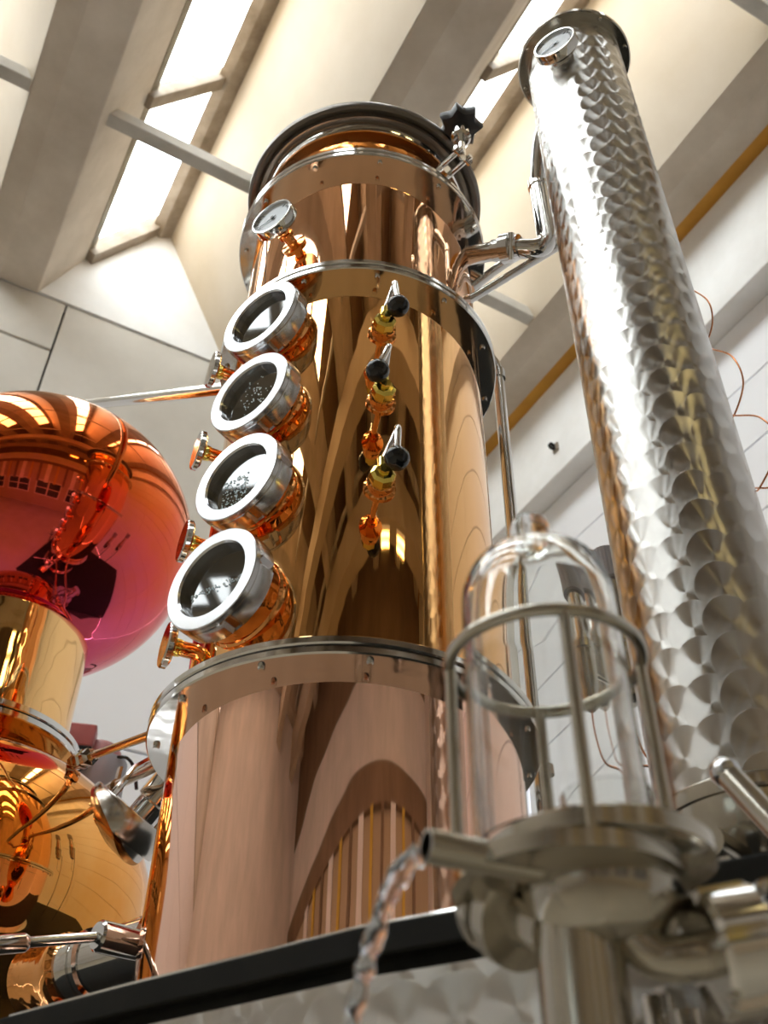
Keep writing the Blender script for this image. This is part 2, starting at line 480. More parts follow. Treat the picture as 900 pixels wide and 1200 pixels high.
# walls that only show in the metal
wall_l = thing('wall_left', room(0, VL, -CZ), kind='structure')
def left_box(u0, u1, w0, w1):
    mesh_obj('wall_block', prism([(VL - .2, w0), (VL, w0), (VL, w1), (VL - .2, w1)], room(u0, 0, 0), room(u1, 0, 0), E_, Z), 'plaster', wall_l, smooth=False)
FILL_WIN = [(-2.7, -1.1)]  # window added for fill light and highlights on the spirit safe
W0_, W1_ = .9, 2.4
left_box(UA - .2, UB + .2, -CZ, W0_); left_box(UA - .2, UB + .2, W1_, 1.06 * H)
us_ = [UA - .2] + [x for p in FILL_WIN for x in p] + [UB + .2]
for i in range(0, len(us_), 2): left_box(us_[i], us_[i + 1], W0_, W1_)
for ua, ub in FILL_WIN:
    nwin += 1
    wn = thing('window_%d' % nwin, room((ua + ub) / 2, VL, W0_), kind='structure')  # the added fill-light opening
    for i in range(3):
        for j in range(2):
            pu = ua + (ub - ua) * (i + .5) / 3; pw = W0_ + (W1_ - W0_) * (j + .5) / 2
            mesh_obj('pane', box(room(pu, VL - .1, pw), D, Z, E_, (ub - ua) / 3 - .05, (W1_ - W0_) / 2 - .05, .008), 'frosted', wn, smooth=False)
    for i in range(4):
        mesh_obj('mullion', box(room(ua + (ub - ua) * i / 3, VL - .1, (W0_ + W1_) / 2), D, Z, E_, .06, W1_ - W0_, .07), 'frame', wn, smooth=False)
    for j in range(3):
        mesh_obj('transom', box(room((ua + ub) / 2, VL - .1, W0_ + (W1_ - W0_) * j / 2), D, Z, E_, ub - ua, .06, .07), 'frame', wn, smooth=False)
    ld = bpy.data.lights.new('window_portal', 'AREA'); ld.shape = 'RECTANGLE'
    ld.size = ub - ua; ld.size_y = W1_ - W0_; ld.cycles.is_portal = True
    lo = bpy.data.objects.new('window_portal', ld); col.objects.link(lo)
    pc = room((ua + ub) / 2, VL - .16, (W0_ + W1_) / 2); zv = -E_; xv = D; yv = zv.cross(xv)
    lo.matrix_world = Matrix(((xv.x, yv.x, zv.x, pc.x), (xv.y, yv.y, zv.y, pc.y), (xv.z, yv.z, zv.z, pc.z), (0, 0, 0, 1)))
wall_f = thing('wall_front', room(UA, 0, -CZ), kind='structure')
def front_box(name, mat, w0, w1, t=0.0):
    return mesh_obj(name, prism([(VL - .2, w0), (VR + .2, w0), (VR + .2, w1), (VL - .2, w1)], room(UA - .2, 0, 0), room(UA + t, 0, 0), E_, Z), mat, wall_f, smooth=False)
front_box('lower_wall', 'tan_wall', -CZ, 3.0)
front_box('lintel', 'lintel', 3.0, 3.3, .08)
front_box('upper_wall', 'plaster', 3.3, 4.1)
front_box('fascia', 'lintel', 4.1, 1.3 * H)
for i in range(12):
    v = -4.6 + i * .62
    mesh_obj('pilaster', box(room(UA + .04, v, 2.1), E_, Z, D, .16 if i % 3 else .3, 1.8, .1), ('plaster', 'mustard', 'lintel')[i % 3], wall_f, smooth=False)  # every third one golden, for the lit stripes mirrored in the copper
for u in (-1.9, -3.4):
    mesh_obj('cross_beam', box(room(u, (VL + VR) / 2, 4.76), D, Z, E_, .34, .46, VR - VL), 'slab', ceiling, smooth=False)
for i in range(4):
    nwin += 1
    v = -5.2 + i * 2.3
    w_ = thing('window_%d' % nwin, room(UA + .02, v, .1), kind='structure')
    for dv in (-.45, .45):
        for dw in (0, .65):
            mesh_obj('pane', box(room(UA + .02, v + dv, .35 + dw), E_, Z, D, .8, .58, .03), 'window_dark', w_, smooth=False)
    mesh_obj('frame', box(room(UA + .01, v, .67), E_, Z, D, 1.85, 1.4, .03), 'plaster', w_, smooth=False)

# ================================================================== COPPER COLUMN
AX = (-.0521, 1.2947)
def ring(r, z): return (r, z)
def around(geo, axis, z0=0): return shift(geo, Matrix.Translation((axis[0], axis[1], z0)))
def zz(w): return w + CZ
DECK = .26
column = thing('copper_column', (AX[0], AX[1], zz(DECK)), 'tall polished copper rectifying column with four round sight glasses', 'still column')
def barrel(name, r, w0, w1, mat):
    return mesh_obj(name, around(lathe([(r, zz(w0)), (r, zz(w1))], 96), AX), mat, column)
barrel('lower_barrel', .236, DECK + .012, .671, 'copper_lower')
barrel('middle_barrel', .228, .69, 1.449, 'copper_mid')
barrel('upper_barrel', .226, 1.47, 1.815, 'copper_up')
mesh_obj('base_ring', around(lathe([(.236, zz(DECK)), (.264, zz(DECK)), (.264, zz(DECK + .012)), (.236, zz(DECK + .012))], 96, True), AX), 'steel', column)
def flange(R, w, th, ri):
    p = thing('flange', (AX[0], AX[1], zz(w)), parent=column)
    h = th * .5
    def disc(name, wa, wb):
        b = .002
        return mesh_obj(name, around(lathe([(ri, zz(wa)), (R - b, zz(wa)), (R, zz(wa + b)), (R, zz(wb - b)), (R - b, zz(wb)), (ri, zz(wb))], 128, True), AX), 'steel', p)
    disc('lower_disc', w - th, w - h - .0012)
    disc('upper_disc', w - h + .0012, w)
    mesh_obj('gasket', around(lathe([(ri, zz(w - h - .0012)), (R - .004, zz(w - h - .0012)), (R - .004, zz(w - h + .0012)), (ri, zz(w - h + .0012))], 96, True), AX), 'dark_gasket', p)
    bs = None
    for i in range(12):
        a = math.radians(8.5 + 30 * i)
        q = Vector((AX[0] + (R - .015) * math.cos(a), AX[1] + (R - .015) * math.sin(a), zz(w - th)))
        if bs is None:
            bs = mesh_obj('bolt', shift(lathe([(.0, -.0055), (.0035, -.0055), (.0048, -.0035), (.0048, 0), (.0, 0)], 12), Matrix.Translation(q)), 'steel_tube', p, origin=q)
        else: copies(bs, p, [q])
flange(.2695, .697, .026, .232)
flange(.2586, 1.4736, .026, .224)
flange(.2584, 1.838, .026, .218)
mesh_obj('neck_band', around(lathe([(.212, zz(1.836)), (.221, zz(1.85)), (.221, zz(1.90)), (.223, zz(1.915)), (.219, zz(1.935)), (.221, zz(1.968)), (.212, zz(1.97))], 96), AX), 'neck_copper', column)
mesh_obj('lid_collar', around(lathe([(.215, zz(1.968)), (.2225, zz(1.968)), (.2285, zz(1.984)), (.2285, zz(1.998)), (.215, zz(2.0))], 96), AX), 'steel', column)
lid = mesh_obj('lid', around(lathe([(.20, zz(1.997)), (.236, zz(1.999)), (.240, zz(2.005)), (.246, zz(2.001)), (.252, zz(1.999)), (.258, zz(2.003)), (.2595, zz(2.010)), (.258, zz(2.018)), (.25, zz(2.022)), (.18, zz(2.06)), (.10, zz(2.085)), (0, zz(2.095))], 128), AX), 'lid_metal', column)

# swing bolt with star knob at the lid edge
cl = thing('lid_clamp', (.158, 1.09, zz(1.93)), parent=column)
ca = math.atan2(1.08 - AX[1], .160 - AX[0]); cdir = Vector((math.cos(ca), math.sin(ca), 0)); ctan = Vector((-cdir.y, cdir.x, 0))
cb = Vector((AX[0], AX[1], 0)) + cdir * .287
def prong(s):
    p0 = Vector((AX[0], AX[1], zz(1.905))) + cdir * .215 + ctan * s; p1 = Vector((cb.x, cb.y, zz(1.905))) + ctan * s + cdir * .012
    return sweep([p0, p1], .006, 12)
mesh_obj('fork', join(prong(-.013), prong(.013), sweep([Vector((AX[0], AX[1], zz(1.905))) + cdir * .214, Vector((AX[0], AX[1], zz(1.905))) + cdir * .245], .019, 16)), 'steel_tube', cl)
mesh_obj('hinge_pin', sweep([Vector((cb.x, cb.y, zz(1.905))) - ctan * .024, Vector((cb.x, cb.y, zz(1.905))) + ctan * .024], .007, 12), 'steel_tube', cl)
mesh_obj('swing_bolt', sweep([Vector((cb.x, cb.y, zz(1.898))), Vector((cb.x, cb.y, zz(1.985)))], .0075, 14), 'steel', cl)
mesh_obj('knob_hub', shift(lathe([(.0, 0), (.016, 0), (.021, .005), (.021, .036), (.016, .04), (0, .04)], 28), Matrix.Translation((cb.x, cb.y, zz(1.968)))), 'steel', cl)
def star(i, t, r):
    return r * (1.06 - .27 * abs(math.sin(t * 3.5)) ** .9) if r > .01 else r
mesh_obj('star_knob', shift(lathe([(0, 0), (.020, 0), (.041, .003), (.0455, .012), (.0455, .026), (.040, .036), (.018, .038), (0, .038)], 84, mod=star), Matrix.Translation((cb.x, cb.y, zz(2.008)))), 'black_soft', cl, angle=50)

# sight glasses
ALPHA = math.radians(55)
naz = PI + ALPHA
ndir = Vector((math.cos(naz), math.sin(naz), 0))
SG = [(303, 370), (290.5, 458), (276, 557.5), (247, 677)]
def nut_mod(i, t, r):
    if i in (2, 3):
        q = (t / (2 * PI) * 5) % 1
        if q < .10: return r - .006
    return r
for n, px in enumerate(SG):
    rho, z = at_radial(*px, AX, naz)
    F = rho
    q = Vector((AX[0], AX[1], z))
    sg = thing('sight_glass', q + ndir * .228, parent=column)
    T = frame_to(q, ndir, (0, 0, 1))
    mesh_obj('neck', shift(lathe([(.060, .19), (.068, .200), (.069, .216), (.063, .220), (.062, .226), (.066, .229), (.063, .232), (.068, F - .037), (.070, F - .033), (.06, F - .03)], 64), T), 'copper_fit', sg)
    mesh_obj('union_nut', shift(lathe([(.060, F - .036), (.073, F - .036), (.0775, F - .033), (.0775, F - .011), (.0765, F - .008), (.077, F - .007), (.076, F - .001), (.0745, F), (.0575, F), (.0555, F - .003), (.0545, F - .016), (.052, F - .018)], 100, mod=nut_mod), T), 'steel_face', sg, angle=25)
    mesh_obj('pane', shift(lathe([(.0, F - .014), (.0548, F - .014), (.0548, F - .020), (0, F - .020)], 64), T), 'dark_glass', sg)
    # condensation beads on the pane
    rnd = random.Random(n + 2); beads = []
    cnt = (0, 60, 150, 70)[n]
    for _ in range(cnt):
        if n == 1: bx, by = rnd.gauss(.004, .016), rnd.gauss(-.002, .022)
        elif n == 2: bx, by = rnd.uniform(-.035, .012), rnd.uniform(-.045, .012)
        else: bx, by = rnd.uniform(-.045, .045), rnd.gauss(-.006, .003)
        if math.hypot(bx, by) > .051: continue
        s = rnd.uniform(.0008, .0017)
        beads.append(shift(lathe([(0, -s * .4), (s, 0), (s * .7, s * .5), (0, s * .7)], 7), T @ Matrix.Translation((bx, by, F - .0138))))
    if beads: tag(mesh_obj('condensation', join(*beads), 'bead', sg), kind='stuff')

# small rear ports seen edge-on beyond the sight glasses
paz = PI + math.radians(24)
pdir = Vector((math.cos(paz), math.sin(paz), 0))
for px in [(246, 432), (229, 527), (213, 633), (192, 755)]:
    rho, z = at_radial(*px, AX, paz)
    q = Vector((AX[0], AX[1], z)); T = frame_to(q, pdir)
    rp = thing('rear_port', q + pdir * .228, parent=column)
    F = max(rho, .258)
    mesh_obj('stub', shift(lathe([(.011, .21), (.011, F - .02), (.008, F - .02)], 24), T), 'copper_fit', rp)
    mesh_obj('clamp', shift(lathe([(.006, F - .024), (.012, F - .024), (.013, F - .018), (.012, F - .012), (.006, F - .011)], 24), T), 'brass', rp)
    mesh_obj('cap', shift(lathe([(0, F - .012), (.029, F - .012), (.033, F - .009), (.033, F - .002), (.031, F), (0, F)], 40), T), 'steel', rp)

# dial thermometers (shared by both columns)
def thermometer(parent, base, d, length, R, bezel, stem_mat, stem_r=.010, off=.0):
    th = thing('thermometer', base, parent=parent)
    T = frame_to(base, d)
    if length > .01:
        mesh_obj('stem', shift(lathe([(.024, -.012), (.024, .004), (stem_r, .006), (stem_r, length * .45), (stem_r * 1.5, length * .47), (stem_r * 1.5, length * .62), (stem_r, length * .64), (stem_r * .9, length), (0, length)], 28), T), stem_mat, th)
    mesh_obj('bezel', shift(lathe([(0, length), (R * .92, length), (R, length + .004), (R, length + .020), (R * .97, length + .023), (R * .90, length + .023), (R * .88, length + .017), (0, length + .016)], 56), T), bezel, th)
    mesh_obj('dial_face', shift(lathe([(0, length + .0175), (R * .885, length + .0175), (R * .885, length + .0165), (0, length + .0165)], 48), T), 'dial', th)
    ticks = []
    for i in range(21):
        a = math.radians(-225 + 13.5 * i)
        c = Vector((math.cos(a), math.sin(a), 0)); s = Vector((-c.y, c.x, 0))
        ln = .16 if i % 5 == 0 else .09
        ticks.append(shift(box(c * R * (.82 - ln / 2) + Vector((0, 0, length + .018)), c, s, (0, 0, 1), R * ln, R * .02, .0008), T))
    mesh_obj('scale_marks', join(*ticks), 'black_plastic', th, smooth=False)
    a = math.radians(200); c = Vector((math.cos(a), math.sin(a), 0)); s = Vector((-c.y, c.x, 0))
    mesh_obj('needle', shift(join(box(c * R * .25 + Vector((0, 0, length + .0192)), c, s, (0, 0, 1), R * .85, R * .045, .0008), lathe([(0, length + .0185), (R * .08, length + .0185), (R * .08, length + .021), (0, length + .021)], 16)), T), 'black_plastic', th, smooth=False)
taz = PI + math.radians(58.5)
tdir = Vector((math.cos(taz), math.sin(taz), 0))
rho, z = at_radial(320, 256, AX, taz)
thermometer(column, Vector((AX[0], AX[1], z)) + tdir * .226, tdir, max(.05, rho - .226 - .02), .043, 'steel', 'copper_fit')

# three sampling valves with bent levers and black ball knobs
vaz = math.radians(-80.3)
vdir = Vector((math.cos(vaz), math.sin(vaz), 0)); vtan = Vector((-vdir.y, vdir.x, 0))
for w, lat, lean in ((1.262, .016, .004), (1.106, -.014, .014), (.937, .014, .010)):
    q = Vector((AX[0], AX[1], zz(w))); T = frame_to(q, vdir)
    vl = thing('sampling_valve', q + vdir * .228, parent=column)
    mesh_obj('stub', shift(lathe([(.0, .22), (.0045, .22), (.0045, .252), (.008, .252), (.008, .262), (.0, .262)], 20), T), 'copper_fit', vl)
    mesh_obj('union', shift(lathe([(0, .258), (.0105, .258), (.0145, .262), (.0225, .266), (.0225, .272), (.0175, .274), (.0195, .278), (.0195, .286), (.014, .288), (0, .288)], 28), T), 'copper_fit', vl)
    mesh_obj('body', shift(lathe([(0, .284), (.015, .284), (.0175, .288), (.0175, .300), (.013, .304), (.008, .305), (.008, .312), (0, .312)], 8), T), 'brass', vl, smooth=False)
    b0 = q + vdir * .296
    mesh_obj('spindle', sweep([b0 + Z * .008, b0 + Z * .030], .0075, 14), 'brass', vl)
    s0 = b0 + Z * .026
    k_ = q + vdir * .322 + vtan * lat + Z * .010
    tip = (s0 + k_) * .5 + Z * .058 + vtan * (lean if lat > 0 else .010)
    mesh_obj('lever', sweep(smooth_path([s0, s0 * .45 + tip * .55 - vdir * .004, tip - vdir * .003, tip + vdir * .006 - Z * .001, tip * .55 + k_ * .45 + vdir * .004, k_ + Z * .012], 8), .0052, 14), 'steel', vl)
    mesh_obj('ball_knob', shift(lathe([(0, -.0175), (.005, -.0168), (.0105, -.014), (.0148, -.0095), (.0172, -.003), (.0175, 0), (.0172, .003), (.0148, .0095), (.0105, .014), (.006, .0168), (0, .0172)], 32), Matrix.Translation(k_)), 'black_plastic', vl, angle=80)

# ================================================================== SILVER CONDENSER
KS = .77                                       # set by where the copper barrel mirrors it
SX = (.497 * KS, 1.2947 * KS); SR = .124 * KS
cond = thing('condenser_column', (SX[0], SX[1], zz(DECK)), 'slim stainless condenser column with a shimmering spot-grained shell', 'condenser')
WB, WT = .60 * KS, 2.718 * KS
mesh_obj('shell', around(lathe([(SR, zz(WB)), (SR, zz(WT))], 128), SX), 'perlage', cond)
tf = mesh_obj('top_flange', around(lathe([(.085, zz(WT)), (.1125, zz(WT)), (.115, zz(WT + .003)), (.115, zz(WT + .011)), (.113, zz(WT + .013)), (.0, zz(WT + .018))], 96), SX), 'steel_satin', cond)
mesh_obj('seam_strip', around(box((SR * math.cos(-.1), SR * math.sin(-.1), zz((WB + WT) / 2)), (math.cos(-.1), math.sin(-.1), 0), (-math.sin(-.1), math.cos(-.1), 0), Z, .002, .004, WT - WB), SX), 'steel', cond)
bs = None
for i in range(8):
    a = math.radians(20 + 45 * i)
    q = Vector((SX[0] + .106 * math.cos(a), SX[1] + .106 * math.sin(a), zz(WT)))
    if bs is None: bs = mesh_obj('bolt', shift(lathe([(.0, -.004), (.003, -.004), (.0042, -.002), (.0042, 0), (.0, 0)], 12), Matrix.Translation(q)), 'steel_tube', tf, origin=q)
    else: copies(bs, tf, [q])
mesh_obj('bottom_flange', around(lathe([(.07, zz(WB - .016)), (.101, zz(WB - .016)), (.102, zz(WB - .012)), (.102, zz(WB - .002)), (.100, zz(WB)), (.07, zz(WB))], 96, True), SX), 'steel_satin', cond)
mesh_obj('bottom_dish', around(lathe([(.098, zz(WB - .014)), (.097, zz(WB - .045)), (.08, zz(WB - .078)), (.045, zz(WB - .10)), (.02, zz(WB - .108)), (.02, zz(DECK + .01)), (.05, zz(DECK + .008)), (.05, zz(DECK)), (0, zz(DECK))], 72), SX), 'steel_satin', cond)
for i in range(3):
    a = math.radians(40 + 120 * i); c = Vector((SX[0] + .086 * math.cos(a), SX[1] + .086 * math.sin(a), 0))
    mesh_obj('leg', sweep([c + Z * zz(DECK), c + Z * zz(WB - .03)], .012, 16), 'steel_satin', cond)
gr = ray(650, 51); RG = SR + .030      # where that direction meets the dial's circle round the shell
qa, qb, qc = gr.x ** 2 + gr.y ** 2, -2 * (gr.x * SX[0] + gr.y * SX[1]), SX[0] ** 2 + SX[1] ** 2 - RG ** 2
gp = CAM + gr * ((-qb - math.sqrt(qb * qb - 4 * qa * qc)) / (2 * qa))
gdir = Vector((gp.x - SX[0], gp.y - SX[1], 0)).normalized()
gz = min(gp.z, zz(WT) - .045)
thermometer(cond, Vector((SX[0], SX[1], gz)) + gdir * (SR - .001), gdir, .012, .0425, 'steel', 'steel')
# side port low on the shell
pp = at_dist(828, 985, .925)
mesh_obj('drain_port', sweep([pp, Vector((SX[0], SX[1], pp.z + .01))], .016, 20), 'steel_satin', cond)

# ================================================================== POT STILL
KP = 1.2
PX = (-.7006 * KP, 1.6036 * KP)
pot = thing('pot_still', (PX[0], PX[1], zz(DECK)), 'round amber copper pot still with a red-tinted onion helmet', 'pot still')
def ell(a, b, wc, t0, t1, n=40):
    return [(a * math.cos(math.radians(t0 + (t1 - t0) * i / n)), zz(wc + b * math.sin(math.radians(t0 + (t1 - t0) * i / n)))) for i in range(n + 1)]
# helmet: deep orange on top through red to magenta below, a heat tint of the metal
m, nt, b = material('tinted_helmet_copper')
b.inputs['Metallic'].default_value = 1; b.inputs['Roughness'].default_value = .05
tc = nt.nodes.new('ShaderNodeTexCoord'); sp = nt.nodes.new('ShaderNodeSeparateXYZ'); nt.links.new(tc.outputs['Generated'], sp.inputs[0])
nz = noise(nt, 3.2, 4, .6)
hz = math_node(nt, 'ADD', sp.outputs[2], math_node(nt, 'MULTIPLY', math_node(nt, 'SUBTRACT', nz, .5), .75))
nt.links.new(ramp(nt, hz, [(.0, (.76, .10, .20)), (.18, (.82, .10, .09)), (.38, (.82, .12, .02)), (.72, (.90, .25, .05)), (1, (.94, .48, .22))]), b.inputs['Base Color'])
bump(nt, b, noise(nt, 4, 2), .06, .02)
M['helmet'] = m
WC, HA, HB = 1.313 * KP, .3093 * KP, .2822 * KP
NR = .150 * KP
mesh_obj('helmet', around(lathe([(NR - .004, zz(WC - HB * .885))] + ell(HA, HB, WC, -58, 86, 60) + [(.0, zz(WC + HB))], 128), PX), 'helmet', pot, angle=80)
mesh_obj('neck', around(lathe([(NR, zz(.85 * KP)), (NR, zz(WC - HB * .80))], 96), PX), 'copper_neck', pot)
FW = .83 * KP
nf = thing('neck_flange', (PX[0], PX[1], zz(FW)), parent=pot)
for w0, w1 in ((-.002, .013), (.0155, .031)):
    mesh_obj('disc', around(lathe([(.13 * KP, zz(FW + w0)), (.176 * KP, zz(FW + w0)), (.178 * KP, zz(FW + w0 + .002)), (.178 * KP, zz(FW + w1 - .002)), (.176 * KP, zz(FW + w1)), (.13 * KP, zz(FW + w1))], 96, True), PX), 'steel', nf)
PA, PB, PC = .338 * KP, .245 * KP, .585 * KP
pot_body = mesh_obj('boiler', around(lathe([(0, zz(DECK)), (PA * .8, zz(DECK + .005))] + ell(PA, .29 * KP, PC, -66, 0, 24) + ell(PA, PB, PC, 2, 66, 40) + [(.13 * KP, zz(FW))], 128), PX), 'copper_pot', pot, angle=80)

# glazed charging port on the boiler shoulder
n_ = Vector((.83, -.2, .52)).normalized()
el_ = Vector((PA * PA * n_.x, PA * PA * n_.y, PB * PB * n_.z)) / math.sqrt((PA * n_.x) ** 2 + (PA * n_.y) ** 2 + (PB * n_.z) ** 2)
pc = Vector((PX[0], PX[1], zz(PC))) + el_ - n_ * .004
n_ = Vector((.60, -.22, .77)).normalized()
cpt = thing('charging_port', pc, parent=pot)
T = frame_to(pc, n_)
mesh_obj('collar', shift(lathe([(.05, -.055), (.072, -.055), (.072, -.022), (.085, -.02), (.086, -.016), (.086, .028), (.084, .031), (.05, .031)], 56), T), 'steel_brushed', cpt)
mesh_obj('lamp_tube', shift(lathe([(.0, .02), (.030, .02), (.030, .06), (.036, .064), (.036, .13), (.030, .135), (0, .135)], 36), T @ Matrix.Translation((.02, -.01, 0))), 'steel', cpt)
mesh_obj('hinge_arm', shift(join(sweep([(-.05, .02, .03), (-.04, .03, .09), (.0, .04, .14)], .007, 10), sweep([(.06, -.02, .03), (.065, -.03, .12)], .008, 10), sweep([(.065, -.05, .10), (.065, -.03, .115), (.06, .01, .11)], .011, 12)), T), 'steel', cpt)

# outlet nozzle low on the boiler, with its valve
ops = [at_dist(40, 1150, 1.62), at_dist(84, 1138, 1.50), at_dist(105, 1132, 1.46), at_dist(182, 1108, 1.40)]
on = thing('outlet_nozzle', ops[1], parent=pot)
ax_ = (ops[3] - ops[1]).normalized()
T = frame_to(ops[1], ax_)
Lz = (ops[3] - ops[1]).length
mesh_obj('saddle', shift(lathe([(.03, -.07), (.046, -.07), (.046, -.02), (.050, -.012), (.050, .0), (.042, .006)], 40), T), 'copper_fit', on)
mesh_obj('coupling', shift(lathe([(.03, -.004), (.042, -.004), (.043, .0), (.043, .028), (.040, .030), (.040, .034), (.046, .036), (.046, .042), (.040, .044), (.040, Lz), (.03, Lz)], 48), T), 'steel', on)
va, vb = at_dist(113, 1096, 1.33), at_dist(162, 1108, 1.36)
mesh_obj('valve_head', shift(lathe([(0, 0), (.016, 0), (.019, .003), (.019, (vb - va).length), (.014, (vb - va).length + .012), (0, (vb - va).length + .012)], 32), frame_to(va, vb - va)), 'steel', on)
ha, hb = at_dist(-60, 1112, 1.31), at_dist(112, 1098, 1.33)
hd = (hb - ha).normalized(); hl = (hb - ha).length
mesh_obj('valve_rod', shift(lathe([(0, 0), (.011, 0), (.011, hl * .50), (.008, hl * .53), (.0062, hl * .535), (.0062, hl), (0, hl)], 24), frame_to(ha, hd)), 'steel', on)

# ================================================================== DECK
dk = [at_height(x, y, DECK) for x, y in ((-330, 1286), (-150, 1236), (0, 1193), (150, 1153), (296, 1117), (411, 1088), (536, 1065), (690, 1034), (850, 1006), (1040, 972), (1250, 940))]
back = Vector((.558, .83, 0))
deck = thing('still_platform', (.1, 1.5, 0), 'black-edged platform with spot-grained stainless front under the stills', 'platform')
top_poly = [(p.x, p.y) for p in dk]
far = [(p + back * 1.9) for p in (dk[-1], dk[0])]
def outline(inset):
    a = [(p[0] + back.x * inset, p[1] + back.y * inset) for p in top_poly]
    return a + [(q.x, q.y) for q in far]
X3, Y3 = Vector((1, 0, 0)), Vector((0, 1, 0))
mesh_obj('deck_plate', prism(outline(0), (0, 0, zz(DECK - .022)), (0, 0, zz(DECK)), X3, Y3), 'black_paint', deck, smooth=False, bevel=.002)
mesh_obj('shadow_gap', prism(outline(.012), (0, 0, zz(DECK - .034)), (0, 0, zz(DECK - .022)), X3, Y3), 'black_paint', deck, smooth=False)
lip = [p + back * .012 + Z * .003 for p in dk[2:9]]
mesh_obj('edge_lip', sweep(lip, .003, 8), 'steel', deck)
# the embossed front, a sheet with its own axes so that the grain runs with it
fa = Vector((top_poly[0][0], top_poly[0][1], 0)); fb = Vector((top_poly[-1][0], top_poly[-1][1], 0))
fdir = (fb - fa).normalized(); fnor = Vector((-fdir.y, fdir.x, 0))
if fnor.dot(back) < 0: fnor = -fnor
for i in range(len(dk) - 1):
    p, q = dk[i], dk[i + 1]
    a = Vector((p.x, p.y, 0)) + back * .004; b_ = Vector((q.x, q.y, 0)) + back * .004
    dd = (b_ - a).normalized(); nn = Vector((-dd.y, dd.x, 0)); ln = (b_ - a).length
    g_ = ([Vector(v) for v in ((0, 0, 0), (ln, 0, 0), (ln, 0, zz(DECK - .034)), (0, 0, zz(DECK - .034)), (0, .02, 0), (ln, .02, 0), (ln, .02, zz(DECK - .034)), (0, .02, zz(DECK - .034)))],
          [(0, 1, 2, 3), (7, 6, 5, 4), (0, 4, 5, 1), (3, 2, 6, 7), (0, 3, 7, 4), (1, 5, 6, 2)])
    o = mesh_obj('front_sheet', g_, 'perlage_flat', None, smooth=False)
    o.parent = deck; o.location = a - Vector(deck.location); o.rotation_euler.z = math.atan2(dd.y, dd.x)
mesh_obj('plinth', prism(outline(.04), (0, 0, 0), (0, 0, zz(DECK - .034)), X3, Y3), 'black_paint', deck, smooth=False)

# ================================================================== PIPES
def pipe_thing(name, label, cat, group=None, loc=None):
    return thing(name, loc, label, cat, group)
# vapour line from the top of the copper column to the condenser head
dV = 1.215
p_in = at_dist(566, 285, dV); p_un = at_dist(595, 291, dV); p_el = at_dist(643, 292, dV)
start = Vector((AX[0] + .20, AX[1] - .055, p_in.z + .006))
vert = Vector((p_el.x, p_el.y, at_dist(629, 218, dV).z))
top1 = at_dist(636, 148, 1.135); end = Vector((SX[0] - .02, SX[1] + .05, zz(2.03)))
vap = pipe_thing('vapour_pipe', 'bent stainless pipe joining copper column top to condenser head', 'pipe', loc=p_un)
mesh_obj('pipe', sweep(bent([start, p_un, p_el, vert], .045), .0195, 24), 'steel', vap)
mesh_obj('upper_pipe', sweep(bent([vert - Z * .005, (vert + top1) * .5 + Vector((-.004, 0, 0)), top1, end], .05), .0165, 24), 'steel', vap)
mesh_obj('coupling', shift(lathe([(.012, -.014), (.0195, -.014), (.022, -.012), (.022, .010), (.0195, .012), (.012, .012)], 28), Matrix.Translation(vert)), 'steel', vap)
ud = (p_un - start).normalized()
mesh_obj('union_clamp', shift(lathe([(.015, -.030), (.0225, -.030), (.0225, -.012), (.030, -.010), (.030, .010), (.0235, .012), (.0235, .026), (.015, .026)], 36), frame_to(p_un, ud)), 'steel', vap)
mesh_obj('clamp_screw', sweep([p_un - Z * .038 + X3 * .004, p_un + Z * .0 - Y3 * .036 + X3 * .004], .005, 10), 'steel', vap)
# two thin lines beneath it
for n, (a, mid, b_, lab, rr) in enumerate((((549, 352, 1.24), None, (705, 258, 1.245), 'straight thin stainless tube slanting up under the vapour pipe clamp', .0085),
                                        ((552, 338, 1.34), (600, 303, 1.34), (668, 255, 1.33), 'curved stainless tube close behind the vapour pipe elbow', .0105))):
    A_, B_ = at_dist(*a), at_dist(*b_)
    pts = [A_, B_] if mid is None else smooth_path([A_, at_dist(*mid), at_dist(640, 284, 1.335), B_], 8)
    o = mesh_obj('stainless_tube', sweep(pts, rr, 14), 'steel', origin=A_)
    tag(o, lab, 'tube')
# standpipe behind the copper column
s_top = at_dist(583, 432, 1.42); s_bot = Vector((s_top.x - .002, s_top.y, zz(DECK)))
sp_ = thing('standpipe', s_bot, 'upright stainless standpipe beside the copper column', 'pipe')
mesh_obj('pipe', sweep(bent([s_bot, Vector((s_top.x, s_top.y, s_top.z + .02)), Vector((s_top.x - .065, s_top.y - .035, s_top.z + .05))], .04), .0115, 18), 'steel_tube', sp_)
mesh_obj('collar', shift(lathe([(.011, -.012), (.0145, -.012), (.0145, .012), (.011, .012)], 20), Matrix.Translation(s_top - Z * .02)), 'steel', sp_)
bq = at_dist(637, 902, 1.42)
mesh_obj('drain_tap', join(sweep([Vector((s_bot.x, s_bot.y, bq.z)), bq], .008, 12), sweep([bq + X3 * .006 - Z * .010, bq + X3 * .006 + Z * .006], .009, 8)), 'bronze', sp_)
mesh_obj('tap_ring', shift(lathe([(.006, -.003), (.011, -.003), (.011, .003), (.006, .003)], 20, True), frame_to(bq - X3 * .014, (.6, -1, .2))), 'copper_wire', sp_)
# crossover behind the helmet
xa, xb = at_dist(92, 475, 2.16), at_dist(272, 455, 1.50)
xc = Vector((AX[0] - .14, AX[1] + .13, xb.z + .02))
o = mesh_obj('crossover_pipe', sweep(bent([xa, xb, xc], .03), .0145, 18), 'steel', origin=xa)
tag(o, 'straight stainless pipe running from the red helmet towards the column', 'pipe')
